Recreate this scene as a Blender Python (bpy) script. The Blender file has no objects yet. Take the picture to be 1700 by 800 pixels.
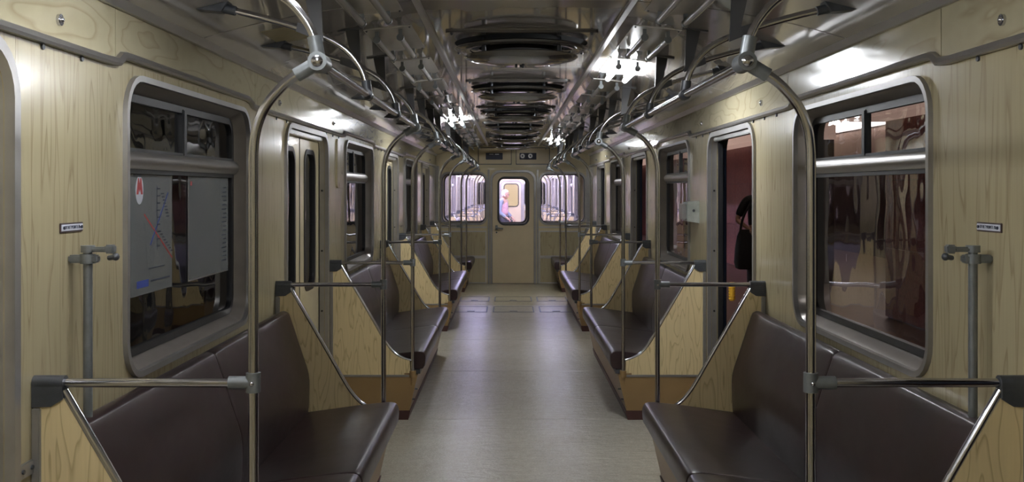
import bpy, bmesh, math, random
from mathutils import Vector, Matrix
from mathutils.geometry import tessellate_polygon

# ------------------------------------------------------------------ camera, world, exposure
S = bpy.context.scene
COL = S.collection
cam_d = bpy.data.cameras.new('camera'); cam = bpy.data.objects.new('camera', cam_d); COL.objects.link(cam)
cam.location = (-0.0585, 0.0, 1.556); cam.rotation_euler = (math.pi/2, 0, 0)
cam_d.sensor_fit = 'HORIZONTAL'; cam_d.sensor_width = 36.0
cam_d.lens = 1640/1700*36.0
cam_d.shift_x = 4.5/1700; cam_d.shift_y = -85/1700
cam_d.clip_start = 0.02; cam_d.clip_end = 200
S.camera = cam
W = bpy.data.worlds.new('world'); S.world = W; W.use_nodes = True
bg = W.node_tree.nodes['Background']; bg.inputs[0].default_value = (0.6, 0.65, 0.8, 1); bg.inputs[1].default_value = 0.02
S.view_settings.view_transform = 'Standard'; S.view_settings.look = 'None'
S.view_settings.gamma = 1.0; S.view_settings.exposure = 0.0
try: S.view_settings.use_curve_mapping = False
except Exception: pass
TUBE_POWER = 170.0          # lit tubes of this car
NEXT_POWER = 290.0         # lit tubes of the neighbouring car
PLATFORM_POWER = 8.0

# ------------------------------------------------------------------ materials
class NT:
    def __init__(s, name):
        s.m = bpy.data.materials.new(name); s.m.use_nodes = True
        s.t = s.m.node_tree; s.n = s.t.nodes; s.l = s.t.links
        s.b = s.n['Principled BSDF']; s.out = s.n['Material Output']
        s.tc = None
    def add(s, typ, **kw):
        n = s.n.new(typ)
        for k, v in kw.items(): setattr(n, k, v)
        return n
    def link(s, a, b): s.l.new(a, b)
    def coords(s, scale):
        if s.tc is None: s.tc = s.add('ShaderNodeTexCoord')
        mp = s.add('ShaderNodeMapping'); mp.inputs['Scale'].default_value = scale
        s.link(s.tc.outputs['Object'], mp.inputs['Vector']); return mp.outputs[0]
    def noise(s, scale, vec, detail=3, rough=.5, dist=0):
        n = s.add('ShaderNodeTexNoise'); n.inputs['Scale'].default_value = scale
        n.inputs['Detail'].default_value = detail; n.inputs['Roughness'].default_value = rough
        n.inputs['Distortion'].default_value = dist
        s.link(vec, n.inputs['Vector']); return n.outputs['Fac']
    def math(s, op, a, b=None):
        n = s.add('ShaderNodeMath', operation=op)
        for i, v in enumerate((a, b)):
            if v is None: continue
            if isinstance(v, (int, float)): n.inputs[i].default_value = v
            else: s.link(v, n.inputs[i])
        return n.outputs[0]
    def ramp(s, fac, stops):
        r = s.add('ShaderNodeValToRGB'); e = r.color_ramp.elements
        while len(e) < len(stops): e.new(0.5)
        for k, (p, c) in enumerate(stops): e[k].position = p; e[k].color = (*c, 1)
        s.link(fac, r.inputs[0]); return r.outputs[0]
    def mix(s, fac, a, b, typ='MIX'):
        n = s.add('ShaderNodeMix', data_type='RGBA', blend_type=typ)
        for i, v in ((0, fac), (6, a), (7, b)):
            if isinstance(v, (int, float)): n.inputs[i].default_value = v
            elif isinstance(v, tuple): n.inputs[i].default_value = (*v, 1)
            else: s.link(v, n.inputs[i])
        return n.outputs[2]
    def bump(s, h, strength, dist=.01, to=None):
        n = s.add('ShaderNodeBump'); n.inputs['Strength'].default_value = strength; n.inputs['Distance'].default_value = dist
        s.link(h, n.inputs['Height'])
        s.link(n.outputs[0], to or s.b.inputs['Normal']); return n.outputs[0]
    def set(s, color=None, rough=None, metal=None, spec=None, coat=None, coat_rough=None):
        b = s.b
        if color is not None:
            if isinstance(color, tuple): b.inputs['Base Color'].default_value = (*color, 1)
            else: s.link(color, b.inputs['Base Color'])
        if rough is not None:
            if isinstance(rough, (int, float)): b.inputs['Roughness'].default_value = rough
            else: s.link(rough, b.inputs['Roughness'])
        if metal is not None: b.inputs['Metallic'].default_value = metal
        if spec is not None: b.inputs['Specular IOR Level'].default_value = spec
        if coat is not None: b.inputs['Coat Weight'].default_value = coat
        if coat_rough is not None: b.inputs['Coat Roughness'].default_value = coat_rough
        return s

def wood(name, light, dark, sc=(7, 7, .55), bands=9, rough=.2):
    t = NT(name)
    n = t.noise(1.5, t.coords(sc), 2.5, .45, .3)
    fr = t.math('FRACT', t.math('MULTIPLY', n, bands))
    line = t.ramp(fr, [(0, dark), (.10, tuple(.55*a+.45*b for a, b in zip(light, dark))), (.24, light), (.92, light), (1, dark)])
    fib = t.noise(1.0, t.coords((sc[0]*16, sc[1]*16, sc[2]*7)), 2)
    big = t.noise(.9, t.coords((1.5, 1.5, .7)), 2)
    c = t.mix(.55, line, t.mix(fib, tuple(x*.72 for x in light), tuple(min(1, x*1.22) for x in light)), 'MULTIPLY')
    c = t.mix(.32, line, t.ramp(fib, [(.3, tuple(x*.8 for x in light)), (.7, tuple(x*1.1 for x in light))]))
    c = t.mix(.35, c, t.ramp(big, [(.3, tuple(x*.8 for x in light)), (.7, tuple(x*1.12 for x in light))]))
    t.set(c, rough, coat=.25, coat_rough=.09)
    t.bump(t.noise(2.2, t.coords((1, 1, 1)), 1), .035, .03)
    return t.m

def paint(name, col, rough=.35, var=.12, wave=0, metal=0, scale=3., fine=0, coat=0, spec=None):
    t = NT(name)
    v = t.coords((1, 1, 1))
    n = t.noise(scale, v, 4, .6)
    c = t.ramp(n, [(.3, tuple(max(0, x*(1-var)) for x in col)), (.7, tuple(min(1, x*(1+var)) for x in col))])
    t.set(c, rough, metal, coat=coat, coat_rough=.03, spec=spec)
    if wave: t.bump(t.noise(2.6, v, 1.5), wave, .05)
    elif fine: t.bump(t.noise(160, v, 2), fine, .002)
    return t.m

M = {}
M['wood'] = wood('straw_laminate', (.43, .37, .23), (.18, .13, .065))
M['wood_upper'] = wood('straw_laminate_upper', (.44, .39, .26), (.25, .19, .105), (4, .9, 3.0), 9, .16)
M['wood_panel'] = wood('straw_laminate_bench', (.74, .60, .34), (.25, .155, .065), (6.5, 6.5, .9), 14, .25)
M['cream'] = paint('cream_paint', (.58, .50, .32), .25, .06, coat=.2)
M['door_paint'] = paint('beige_door_paint', (.60, .50, .33), .35, .06)
M['tan'] = paint('tan_paint', (.26, .165, .07), .4, .1)
M['base'] = paint('maroon_base_strip', (.06, .02, .018), .5, .2)
M['ceiling'] = paint('glossy_ceiling_paint', (.37, .345, .325), .08, .05, wave=.045, coat=.55)
M['vent'] = paint('dark_glossy_vent_paint', (.09, .082, .075), .14, .1, coat=.4)
M['black'] = paint('black_rubber', (.012, .012, .014), .45, .1)
M['well'] = paint('dark_well', (.006, .006, .007), .8, .1)
M['chrome'] = paint('worn_chrome', (.52, .52, .555), .17, .04, metal=1, scale=9)
M['cast'] = paint('cast_aluminium_fitting', (.20, .215, .225), .42, .12, metal=.6, scale=30)
M['castdark'] = paint('dark_cast_fitting', (.07, .075, .085), .42, .15, metal=.4, scale=30)
M['alu'] = paint('aluminium_trim', (.50, .49, .48), .3, .05, metal=.85, scale=6)
M['reveal'] = paint('grey_window_reveal', (.23, .205, .185), .3, .15, metal=.35, scale=4)
M['frame_grey'] = paint('grey_metal_frame', (.33, .32, .31), .33, .12, metal=.6, scale=5)
M['reflector'] = paint('lamp_reflector', (.62, .60, .57), .24, .06, metal=.25, scale=7, wave=.03)
M['tube_off'] = paint('unlit_tube_glass', (.36, .35, .34), .2, .05)
M['blade'] = paint('grey_bracket_paint', (.06, .06, .065), .4, .1)
M['silver_box'] = paint('worn_silver_paint', (.40, .43, .40), .4, .25, metal=.5, scale=14)
M['white_plate'] = paint('white_plate', (.6, .62, .7), .4, .05)
M['ink'] = paint('dark_ink', (.03, .035, .06), .6, .05)
M['ink_red'] = paint('red_ink', (.45, .03, .03), .5, .05)
M['ink_maroon'] = paint('maroon_board', (.16, .05, .06), .5, .05)
M['ink_blue'] = paint('blue_ink', (.03, .06, .30), .5, .05)
M['body_blue'] = paint('dark_blue_body_paint', (.018, .035, .085), .4, .15)
M['tunnel'] = paint('dark_tunnel_wall', (.035, .037, .042), .8, .3, scale=1.5)
M['pink'] = paint('pale_pink_plaster', (.62, .46, .38), .6, .06)
M['platform_floor'] = paint('reddish_platform_floor', (.11, .055, .04), .4, .2, scale=5)
M['brown'] = paint('brown_hall_stone', (.06, .038, .036), .4, .3, scale=3)
M['yellow'] = paint('yellow_rubber', (.75, .42, .03), .5, .05)
M['skin'] = paint('skin', (.42, .24, .17), .55, .05)
M['whitehair'] = paint('white_hair', (.75, .73, .72), .7, .08, scale=30)
M['pinkcloth'] = paint('pink_blouse', (.52, .30, .34), .8, .2, scale=25)
M['greycloth'] = paint('blue_grey_cardigan', (.20, .235, .30), .85, .1, scale=30)
M['darkcloth'] = paint('dark_cloth', (.035, .035, .05), .85, .2, scale=20)
M['blackcloth'] = paint('black_cloth', (.012, .012, .013), .8, .2, scale=20)
M['sticker'] = paint('faded_yellow_sticker', (.36, .30, .16), .35, .15, scale=20)

def leather():
    t = NT('oxblood_leatherette')
    v = t.coords((1, 1, 1))
    n = t.noise(3.5, v, 4, .6)
    c = t.ramp(n, [(.3, (.014, .0075, .009)), (.7, (.028, .0125, .0145))])
    t.set(c, t.math('ADD', t.math('MULTIPLY', n, .12), .27))
    h = t.math('ADD', t.math('MULTIPLY', t.noise(5, t.coords((1, .7, 2)), 2), 1.0), t.math('MULTIPLY', t.noise(260, v, 2), .03))
    t.bump(h, .18, .02)
    return t.m
M['leather'] = leather()

def floor_mat(name, col):
    t = NT(name)
    v = t.coords((1, 1, 1))
    n = t.noise(2.0, v, 5, .65)
    sp = t.noise(90, v, 2)
    c = t.ramp(n, [(.3, tuple(x*.82 for x in col)), (.7, tuple(x*1.12 for x in col))])
    c = t.mix(.35, c, t.ramp(sp, [(.35, tuple(x*.6 for x in col)), (.65, tuple(x*1.25 for x in col))]))
    c = t.mix(.3, c, t.ramp(t.noise(26, t.coords((1, .5, 1)), 4, .7), [(.3, tuple(x*.7 for x in col)), (.7, tuple(x*1.2 for x in col))]))
    t.set(c, .22, spec=.5)
    h = t.math('ADD', t.noise(11, t.coords((.8, 1.7, 1)), 5, .7), t.math('MULTIPLY', sp, .15))
    t.bump(h, .5, .014)
    return t.m
M['floor'] = floor_mat('grey_beige_linoleum', (.46, .435, .37))
M['floor_far'] = floor_mat('yellowish_linoleum', (.42, .38, .27))

def granite():
    t = NT('red_granite')
    v = t.coords((1, 1, 1))
    sp = t.noise(22, v, 4, .7)
    n = t.noise(.8, v, 2)
    c = t.ramp(sp, [(.32, (.09, .022, .013)), (.55, (.22, .062, .037)), (.72, (.31, .13, .085))])
    c = t.mix(.3, c, t.ramp(n, [(.3, (.14, .04, .03)), (.7, (.30, .09, .07))]))
    t.set(c, .45); return t.m
M['granite'] = granite()

def emit(name, col, s, base=(.8, .8, .8)):
    t = NT(name); t.set(base, .4)
    t.b.inputs['Emission Color'].default_value = (*col, 1); t.b.inputs['Emission Strength'].default_value = s
    return t.m
M['tube_lit'] = emit('lit_tube', (.93, .96, 1.0), TUBE_POWER)
M['tube_dim'] = emit('dimmed_lit_tube', (.93, .96, 1.0), TUBE_POWER*.42)  # out-of-view lamps, dimmed to balance the light on the near left
M['tube_next'] = emit('lit_tube_next_car', (.64, .60, 1.0), NEXT_POWER)
M['platform_lamp'] = emit('platform_lamp', (1.0, .86, .70), PLATFORM_POWER)
M['light_box'] = emit('pink_lit_cornice', (1.0, .66, .54), .34, (.4, .3, .27))  # cornice is no lamp; its glow stands in for light falling on it
M['hall_lamp'] = emit('hall_lamp', (1.0, .88, .86), 5.0)
M['warm_light'] = emit('warm_lit_window', (1.0, .76, .42), .70, (.25, .2, .12))

def glass(name, tint, wave=.07):
    t = NT(name); t.n.remove(t.b)
    tr = t.add('ShaderNodeBsdfTransparent'); tr.inputs[0].default_value = (*tint, 1)
    gl = t.add('ShaderNodeBsdfGlossy'); gl.inputs['Roughness'].default_value = .0; gl.inputs[0].default_value = (1, 1, 1, 1)
    fr = t.add('ShaderNodeFresnel'); fr.inputs[0].default_value = 1.75
    mx = t.add('ShaderNodeMixShader')
    b = t.add('ShaderNodeBump'); b.inputs['Strength'].default_value = wave; b.inputs['Distance'].default_value = .08
    t.link(t.noise(2.2, t.coords((1, 1.6, 1)), 1.5), b.inputs['Height'])
    t.link(b.outputs[0], gl.inputs['Normal']); t.link(b.outputs[0], fr.inputs['Normal'])
    t.link(fr.outputs[0], mx.inputs[0]); t.link(tr.outputs[0], mx.inputs[1]); t.link(gl.outputs[0], mx.inputs[2])
    t.link(mx.outputs[0], t.out.inputs[0]); return t.m
M['glass'] = glass('tinted_window_glass', (.72, .72, .72))
M['glass_flat'] = glass('window_glass_flat', (.95, .95, .95), 0.0)
def film():
    t = NT('translucent_poster_film'); t.set((.34, .36, .36), .4)
    tr = t.add('ShaderNodeBsdfTransparent'); mx = t.add('ShaderNodeMixShader'); mx.inputs[0].default_value = .36
    t.link(tr.outputs[0], mx.inputs[1]); t.link(t.b.outputs[0], mx.inputs[2]); t.link(mx.outputs[0], t.out.inputs[0]); return t.m
M['film'] = film()

# ------------------------------------------------------------------ mesh helpers
def V(*a): return Vector(a)
def catmull(pts, n=5):
    pts = [Vector(p) for p in pts]; out = []
    for i in range(len(pts)-1):
        p0 = pts[max(i-1, 0)]; p1 = pts[i]; p2 = pts[i+1]; p3 = pts[min(i+2, len(pts)-1)]
        for k in range(n):
            t = k/n
            out.append(.5*((2*p1)+(p2-p0)*t+(2*p0-5*p1+4*p2-p3)*t*t+(3*p1-p0-3*p2+p3)*t**3))
    out.append(pts[-1]); return out

class MB:
    def __init__(s): s.bm = bmesh.new()
    def face(s, vs):
        try: return s.bm.faces.new(vs)
        except ValueError: return None
    def box(s, x0, x1, y0, y1, z0, z1, bev=0):
        m = Matrix.Translation(((x0+x1)/2, (y0+y1)/2, (z0+z1)/2)) @ Matrix.Diagonal((abs(x1-x0), abs(y1-y0), abs(z1-z0), 1))
        r = bmesh.ops.create_cube(s.bm, size=1, matrix=m)
        if bev:
            es = list({e for v in r['verts'] for e in v.link_edges})
            bmesh.ops.bevel(s.bm, geom=es, offset=bev, segments=2, affect='EDGES')
        return s
    def tube(s, pts, r, n=12, caps=True, r_end=None):
        pts = [Vector(p) for p in pts]; rings = []
        up = None
        for i, p in enumerate(pts):
            d = (pts[min(i+1, len(pts)-1)]-pts[max(i-1, 0)]).normalized()
            if up is None: up = d.orthogonal().normalized()
            else:
                up = (up - d*up.dot(d)).normalized()
            w = d.cross(up)
            rr = r if r_end is None else r+(r_end-r)*i/(len(pts)-1)
            rings.append([s.bm.verts.new(p+rr*(math.cos(a)*up+math.sin(a)*w)) for a in (2*math.pi*k/n for k in range(n))])
        for a, b in zip(rings, rings[1:]):
            for k in range(n): s.face([a[k], a[(k+1) % n], b[(k+1) % n], b[k]])
        if caps: s.face(rings[0][::-1]); s.face(rings[-1])
        return s
    def sphere(s, c, r, n=12, scale=(1, 1, 1)):
        m = Matrix.Translation(c) @ Matrix.Diagonal((*scale, 1))
        bmesh.ops.create_uvsphere(s.bm, u_segments=n, v_segments=max(6, n*2//3), radius=r, matrix=m); return s
    def prism(s, loop, ax, a0, a1, holes=()):
        """2-D loop extruded along axis ax (0 x, 1 y, 2 z) from a0 to a1, with holes"""
        def P(p, a):
            if ax == 0: return (a, p[0], p[1])
            if ax == 1: return (p[0], a, p[1])
            return (p[0], p[1], a)
        loops = [loop]+list(holes); flat = [p for l in loops for p in l]
        A = [s.bm.verts.new(P(p, a0)) for p in flat]; B = [s.bm.verts.new(P(p, a1)) for p in flat]
        for t in tessellate_polygon([[Vector((p[0], p[1], 0)) for p in l] for l in loops]):
            s.face([A[i] for i in t]); s.face([B[i] for i in t][::-1])
        k = 0
        for l in loops:
            n = len(l)
            for i in range(n): s.face([A[k+i], A[k+(i+1) % n], B[k+(i+1) % n], B[k+i]])
            k += n
        return s
    def loft(s, loops, closed=True, cap0=False, cap1=False):
        R = [[s.bm.verts.new(p) for p in l] for l in loops]
        n = len(R[0])
        for a, b in zip(R, R[1:]):
            for i in range(n if closed else n-1): s.face([a[i], a[(i+1) % n], b[(i+1) % n], b[i]])
        if cap0: s.face(R[0][::-1])
        if cap1: s.face(R[-1])
        return s
    def ring(s, outer, inner, x0, x1, ax=0, closed=True):
        """frame between two 2-D loops of equal length, thick along ax"""
        def P(l, a): return [((a, p[0], p[1]) if ax == 0 else (p[0], a, p[1]) if ax == 1 else (p[0], p[1], a)) for p in l]
        L = [P(outer, x0), P(outer, x1), P(inner, x1), P(inner, x0)]
        R = [[s.bm.verts.new(p) for p in l] for l in L]
        n = len(outer)
        for a, b in ((0, 1), (1, 2), (2, 3), (3, 0)):
            for i in range(n if closed else n-1): s.face([R[a][i], R[a][(i+1) % n], R[b][(i+1) % n], R[b][i]])
        if not closed:
            for e in (0, n-1): s.face([R[0][e], R[1][e], R[2][e], R[3][e]])
        return s
    def quad(s, *p): s.face([s.bm.verts.new(q) for q in p]); return s
    def lathe(s, prof, c, n=24, ax=2):
        """prof: (radius, height) pairs round the z axis through c"""
        R = []
        for r, h in prof:
            R.append([s.bm.verts.new((c[0]+r*math.cos(2*math.pi*k/n), c[1]+r*math.sin(2*math.pi*k/n), c[2]+h)) for k in range(n)])
        for a, b in zip(R, R[1:]):
            for k in range(n): s.face([a[k], a[(k+1) % n], b[(k+1) % n], b[k]])
        return s
    def build(s, name, mat, parent=None, off=(0, 0, 0), smooth=True, mirror=1, normals=True):
        bm = s.bm
        if mirror < 0:
            for v in bm.verts: v.co.x = -v.co.x
        o3 = Vector(off)
        for v in bm.verts: v.co -= o3
        if normals: bmesh.ops.recalc_face_normals(bm, faces=bm.faces)
        me = bpy.data.meshes.new(name); bm.to_mesh(me); bm.free()
        me.materials.append(M[mat] if isinstance(mat, str) else mat)
        if smooth:
            for p in me.polygons: p.use_smooth = True
            me.set_sharp_from_angle(angle=math.radians(38))
        o = bpy.data.objects.new(name, me); COL.objects.link(o)
        if parent is not None: o.parent = parent
        else: o.location = o3
        return o

def rr(y0, y1, z0, z1, r, n=6):
    out = []
    for cy, cz, a0 in ((y1-r, z0+r, -90), (y1-r, z1-r, 0), (y0+r, z1-r, 90), (y0+r, z0+r, 180)):
        for k in range(n+1):
            a = math.radians(a0+90*k/n); out.append((cy+r*math.cos(a), cz+r*math.sin(a)))
    return out
def arch(y0, y1, z0, z1, r, n=6):
    out = [(y0, z0)]
    for cy, cz, a0 in ((y0+r, z1-r, 180), (y1-r, z1-r, 90)):
        for k in range(n+1):
            a = math.radians(a0-90*k/n); out.append((cy+r*math.cos(a), cz+r*math.sin(a)))
    out.append((y1, z0)); return out
def rect(y0, y1, z0, z1): return [(y0, z0), (y1, z0), (y1, z1), (y0, z1)]

def empty(name, loc, label=None, cat=None, group=None, kind=None, rz=0):
    o = bpy.data.objects.new(name, None); COL.objects.link(o); o.location = loc; o.rotation_euler = (0, 0, rz)
    o.empty_display_size = .1
    return tag(o, label, cat, group, kind)
def tag(o, label=None, cat=None, group=None, kind=None):
    for k, v in (('label', label), ('category', cat), ('group', group), ('kind', kind)):
        if v: o[k] = v
    return o
def copy_tree(o, parent=None, dy=0):
    c = o.copy(); COL.objects.link(c)
    if parent is not None: c.parent = parent
    c.location.y += dy
    for ch in list(o.children): copy_tree(ch, c)
    return c
SIDE = {-1: 'left', 1: 'right'}

# ------------------------------------------------------------------ dimensions
WX = 1.275                      # half width at the walls
Y0, Y1 = -.45, 16.35            # saloon ends
PER = 4.17; L = 2.62            # bench pitch and length
BN = [2.53+PER*k for k in range(3)]
DC = [1.803+PER*k for k in range(4)]
WC = [3.855+PER*k for k in range(3)]
NEXT = 17.64                    # distance to the neighbouring car
def ceil_z(x):
    x = abs(x); P = [(0, 2.29), (.416, 2.287), (.60, 2.272), (.80, 2.245), (1.05, 2.195), (1.2, 2.155), (1.3, 2.125)]
    for (a, b), (c, d) in zip(P, P[1:]):
        if x <= c: return b+(d-b)*(x-a)/(c-a)
    return P[-1][1]

# ------------------------------------------------------------------ floor
floor = tag(MB().box(-1.46, 1.46, Y0, Y1+.12, -.12, -.012).build('floor', 'well', off=(0, 0, 0)), kind='structure')
FS = [Y0, 1.36, 3.14, 4.92, 6.70, 8.48, 10.26, 12.0, 13.32, Y1+.05]
for a, b in zip(FS, FS[1:]):
    MB().box(-1.46, 1.46, a+.002, b-.002, -.012, 0).build('floor_sheet', 'floor_far' if a > 13 else 'floor', floor)
for (ya, yb) in ((13.78, 14.36), (12.56, 13.17)):
    for (xa, xb) in ((-.76, -.34), (-.27, .26), (.33, .76)):
        h = MB().ring(rect(xa, xb, ya, yb), rect(xa+.016, xb-.016, ya+.03, yb-.004), .0, .002, ax=2).build('hatch_joint', 'ink', floor, smooth=False)
        MB().box((xa+xb)/2-.05, (xa+xb)/2+.05, ya+.10, ya+.15, 0, .004, .0015).build('hatch_latch', 'castdark', floor)

# ------------------------------------------------------------------ ceiling
def ceiling(dy=0, car='this'):
    c = tag(MB().box(-1.46, 1.46, Y0+dy, Y1+dy, 2.40, 2.46).build('ceiling', 'well', off=(0, dy, 0)), kind='structure')
    seams = [Y0, 1.735, 3.82, 5.905, 7.99, 10.075, 12.16, 14.245, Y1]
    X1 = [.432+(1.255-.432)*k/8 for k in range(9)]
    for a, b in zip(seams, seams[1:]):
        a += .006; b -= .006
        MB().box(-.404, .404, a+dy, b+dy, 2.29, 2.31).build('ceiling_panel', 'ceiling', c, off=(0, dy, 0))
        for s in (-1, 1):
            m = MB()
            m.loft([[(x, a+dy, ceil_z(x)) for x in X1]+[(x, a+dy, ceil_z(x)+.02) for x in X1[::-1]],
                    [(x, b+dy, ceil_z(x)) for x in X1]+[(x, b+dy, ceil_z(x)+.02) for x in X1[::-1]]], cap0=True, cap1=True)
            m.build('ceiling_panel', 'ceiling', c, off=(0, dy, 0), mirror=s)
    for s in (-1, 1):
        MB().box(.404, .432, Y0+dy, Y1+dy, 2.276, 2.30, .003).build('ceiling_rail', 'alu', c, off=(0, dy, 0), mirror=s)
        m = MB()
        pr = [(1.235, 2.152), (1.262, 2.118), (1.28, 2.118), (1.30, 2.14), (1.30, 2.17), (1.235, 2.17)]
        m.prism(pr, 1, Y0+dy, Y1+dy); m.build('cove_trim', 'alu', c, off=(0, dy, 0), mirror=s)
    return c
ceil_obj = ceiling()

# ------------------------------------------------------------------ side walls
def opening(yc, grow=0): return arch(yc-.60-grow, yc+.60+grow, 0.0, 1.90+grow, .12+grow)
def win_loop(yc, g=0, r=.13): return rr(yc-.745+g, yc+.745-g, .945+g, 1.928-g, max(.02, r-g))
def side_wall(s):
    w = tag(MB().prism([(Y0, -.05), (Y1+.05, -.05), (Y1+.05, 2.42), (Y0, 2.42)], 0, WX+.088, WX+.108,
        holes=[rect(d-.60, d+.60, .01, 1.90) for d in DC]+[win_loop(c, .03) for c in WC]).build('wall_'+SIDE[s], 'body_blue', mirror=s), kind='structure')
    ED = [Y0]+[e for d in DC for e in (d-.63, d+.63)]+[Y1]
    for k in range(0, len(ED), 2):
        a, b = ED[k]+.001, ED[k+1]-.001
        holes = [win_loop(c, .003) for c in WC if a < c < b]
        MB().prism(rect(a, b, 0, 1.955), 0, WX, WX+.015, holes).build('wall_panel', 'wood', w, mirror=s)
    for d in DC:
        lp = opening(d, .002)
        MB().prism([(d-.63, 0), (d-.63, 1.955), (d+.63, 1.955), (d+.63, 0)]+lp[::-1], 0, WX, WX+.015).build('door_header_panel', 'wood', w, mirror=s)
    us = [Y0]
    for c in WC: us += [c-.80, c+.88]
    us += [Y1]
    for a, b in zip(us, us[1:]):
        MB().box(WX+.002, WX+.02, a+.003, b-.003, 1.955, 2.14).build('upper_panel', 'wood_upper', w, mirror=s)
    for c in WC+[-.315]:
        for y in (c+1.365, c-1.185+PER):
            if Y0 < y < Y1:
                m = MB(); m.tube([(WX+.004, y, 2.015), (WX-.006, y, 2.015)], .016, 14); m.sphere((WX-.004, y, 2.015), .010, 10)
                m.build('panel_lock', 'chrome', w, mirror=s)
    # drip moulding with a step over every window
    path = [(Y0, 1.948)]
    for c in WC: path += [(c-.86, 1.948), (c-.80, 1.952), (c-.765, 1.972), (c-.72, 1.978), (c+.72, 1.978), (c+.765, 1.972), (c+.80, 1.952), (c+.86, 1.948)]
    path += [(Y1, 1.948)]
    m = MB(); prof = [(0, 0), (.018, 0), (.022, .008), (.012, .024), (0, .028)]
    m.loft([[(WX-px, y, z-.012+pz) for px, pz in prof] for y, z in path], cap0=True, cap1=True)
    m.build('drip_moulding', 'alu', w, mirror=s)
    m = MB()
    y = Y0+.2
    while y < Y1:
        if not any(abs(y-c) < .84 for c in WC): m.tube([(WX, y, 1.928), (WX-.006, y, 1.928)], .008, 8)
        y += .235
    sc = m.build('screw_row', 'castdark', w, mirror=s); sc['kind'] = 'stuff'
    return w
walls = {s: side_wall(s) for s in (-1, 1)}

def window(n, s, yc):
    m = MB(); m.ring(win_loop(yc, -.002), win_loop(yc, .018), WX-.016, WX+.004)
    w = tag(m.build('window_%d' % n, 'frame_grey', mirror=s, off=(s*WX, yc, 0)), kind='structure')
    off = (s*WX, yc, 0)
    P = lambda lp, x: [(x, p[0], p[1]) for p in lp]
    MB().loft([P(win_loop(yc, .018), WX+.004), P(win_loop(yc, .03), WX+.02), P(win_loop(yc, .05), WX+.066)]).build('reveal', 'reveal', w, off, mirror=s)
    MB().ring(win_loop(yc, .048), win_loop(yc, .075), WX+.054, WX+.075).build('gasket', 'black', w, off, mirror=s)
    MB().loft([P(win_loop(yc, .05), WX+.075), P(win_loop(yc, .05), WX+.115)]).build('outer_reveal', 'black', w, off, mirror=s)
    zb = 1.655
    # glazing bar
    m = MB(); m.prism([(WX+.045, zb-.028), (WX+.032, zb-.01), (WX+.032, zb+.012), (WX+.045, zb+.03), (WX+.075, zb+.03), (WX+.075, zb-.028)], 1, yc-.70, yc+.70)
    m.build('glazing_bar', 'alu', w, off, mirror=s)
    MB().box(WX+.05, WX+.074, yc-.685, yc+.685, zb+.028, zb+.042).box(WX+.05, WX+.074, yc-.685, yc+.685, zb-.044, zb-.026).build('rubber_strip', 'black', w, off, mirror=s)
    MB().box(WX+.046, WX+.074, yc-.018, yc+.018, zb+.03, 1.868, .004).build('vent_divider', 'black', w, off, mirror=s)
    def pane(lp):
        m = MB(); vs = [m.bm.verts.new((WX+.066, p[0], p[1])) for p in lp]; m.face(vs)
        o = m.build('pane', 'glass', w, off, mirror=s, smooth=False, normals=False)
        me = o.data
        if me.polygons[0].normal.x*s > 0: me.flip_normals()
    pane(rect(yc-.69, yc+.69, .997, zb-.03)); pane(rect(yc-.69, yc-.018, zb+.035, 1.875)); pane(rect(yc+.018, yc+.69, zb+.035, 1.875))
    return w
wins = []
n = 1
for s in (-1, 1):
    for c in WC: wins.append(window(n, s, c)); n += 1

def door_leaf(name, mat, y0, y1, s, x, parent, off):
    lw = rr((y0+y1)/2-.165, (y0+y1)/2+.165, .93, 1.80, .085)
    lf = MB().prism(rect(y0+.004, y1-.004, .012, 1.93), 0, x, x+.027, [lw]).build(name, mat, parent, off, mirror=s)
    yc = (y0+y1)/2
    MB().ring(rr(yc-.175, yc+.175, .92, 1.81, .095), rr(yc-.145, yc+.145, .95, 1.78, .07), x-.005, x+.031).build('leaf_gasket', 'black', lf, off, mirror=s)
    m = MB(); m.face([m.bm.verts.new((x+.012, p[0], p[1])) for p in rr(yc-.15, yc+.15, .945, 1.785, .072)])
    o = m.build('pane', 'glass', lf, off, mirror=s, smooth=False, normals=False)
    if o.data.polygons[0].normal.x*s > 0: o.data.flip_normals()
    return lf
def door(n, s, yc, is_open):
    off = (s*WX, yc, 0)
    d = tag(MB().ring(opening(yc, .03), opening(yc), WX-.014, WX+.012, closed=False).build('door_%d' % n, 'frame_grey', mirror=s, off=off), kind='structure')
    P = lambda lp, x: [(x, p[0], p[1]) for p in lp]
    MB().loft([P(opening(yc, .002), WX+.012), P(opening(yc, .006), WX+.048)], closed=False).build('reveal', 'frame_grey', d, off, mirror=s)
    # bolts on the jamb
    m = MB()
    for z in (.35, .75, 1.15, 1.55):
        for e in (-1, 1): m.tube([(WX+.030, yc+e*.602, z), (WX+.030, yc+e*.597, z)], .007, 8)
    m.build('jamb_bolts', 'black', d, off, mirror=s)
    MB().loft([P(opening(yc, .012), WX+.084), P(opening(yc, .012), WX+.115)], closed=False).build('outer_jamb', 'black', d, off, mirror=s)
    MB().box(WX, WX+.13, yc-.6, yc+.6, -.02, .008).build('threshold', 'alu', d, off, mirror=s)
    sh = .575 if is_open else 0
    for e in (-1, 1):
        y0, y1 = (yc-.6-sh, yc-sh) if e < 0 else (yc+sh, yc+.6+sh)
        lf = door_leaf('door_leaf', 'cream', y0, y1, s, WX+.052, d, off)
        ye = y1 if e < 0 else y0
        MB().box(WX+.050, WX+.084, ye-.012, ye+.012, .012, 1.93, .005).build('meeting_rubber', 'black', lf, off, mirror=s)
    MB().box(WX+.005, WX+.046, yc-.5, yc+.5, 1.872, 1.898, .004).build('track_cover', 'alu', d, off, mirror=s)
    return d
n = 1; doors = []
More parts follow.
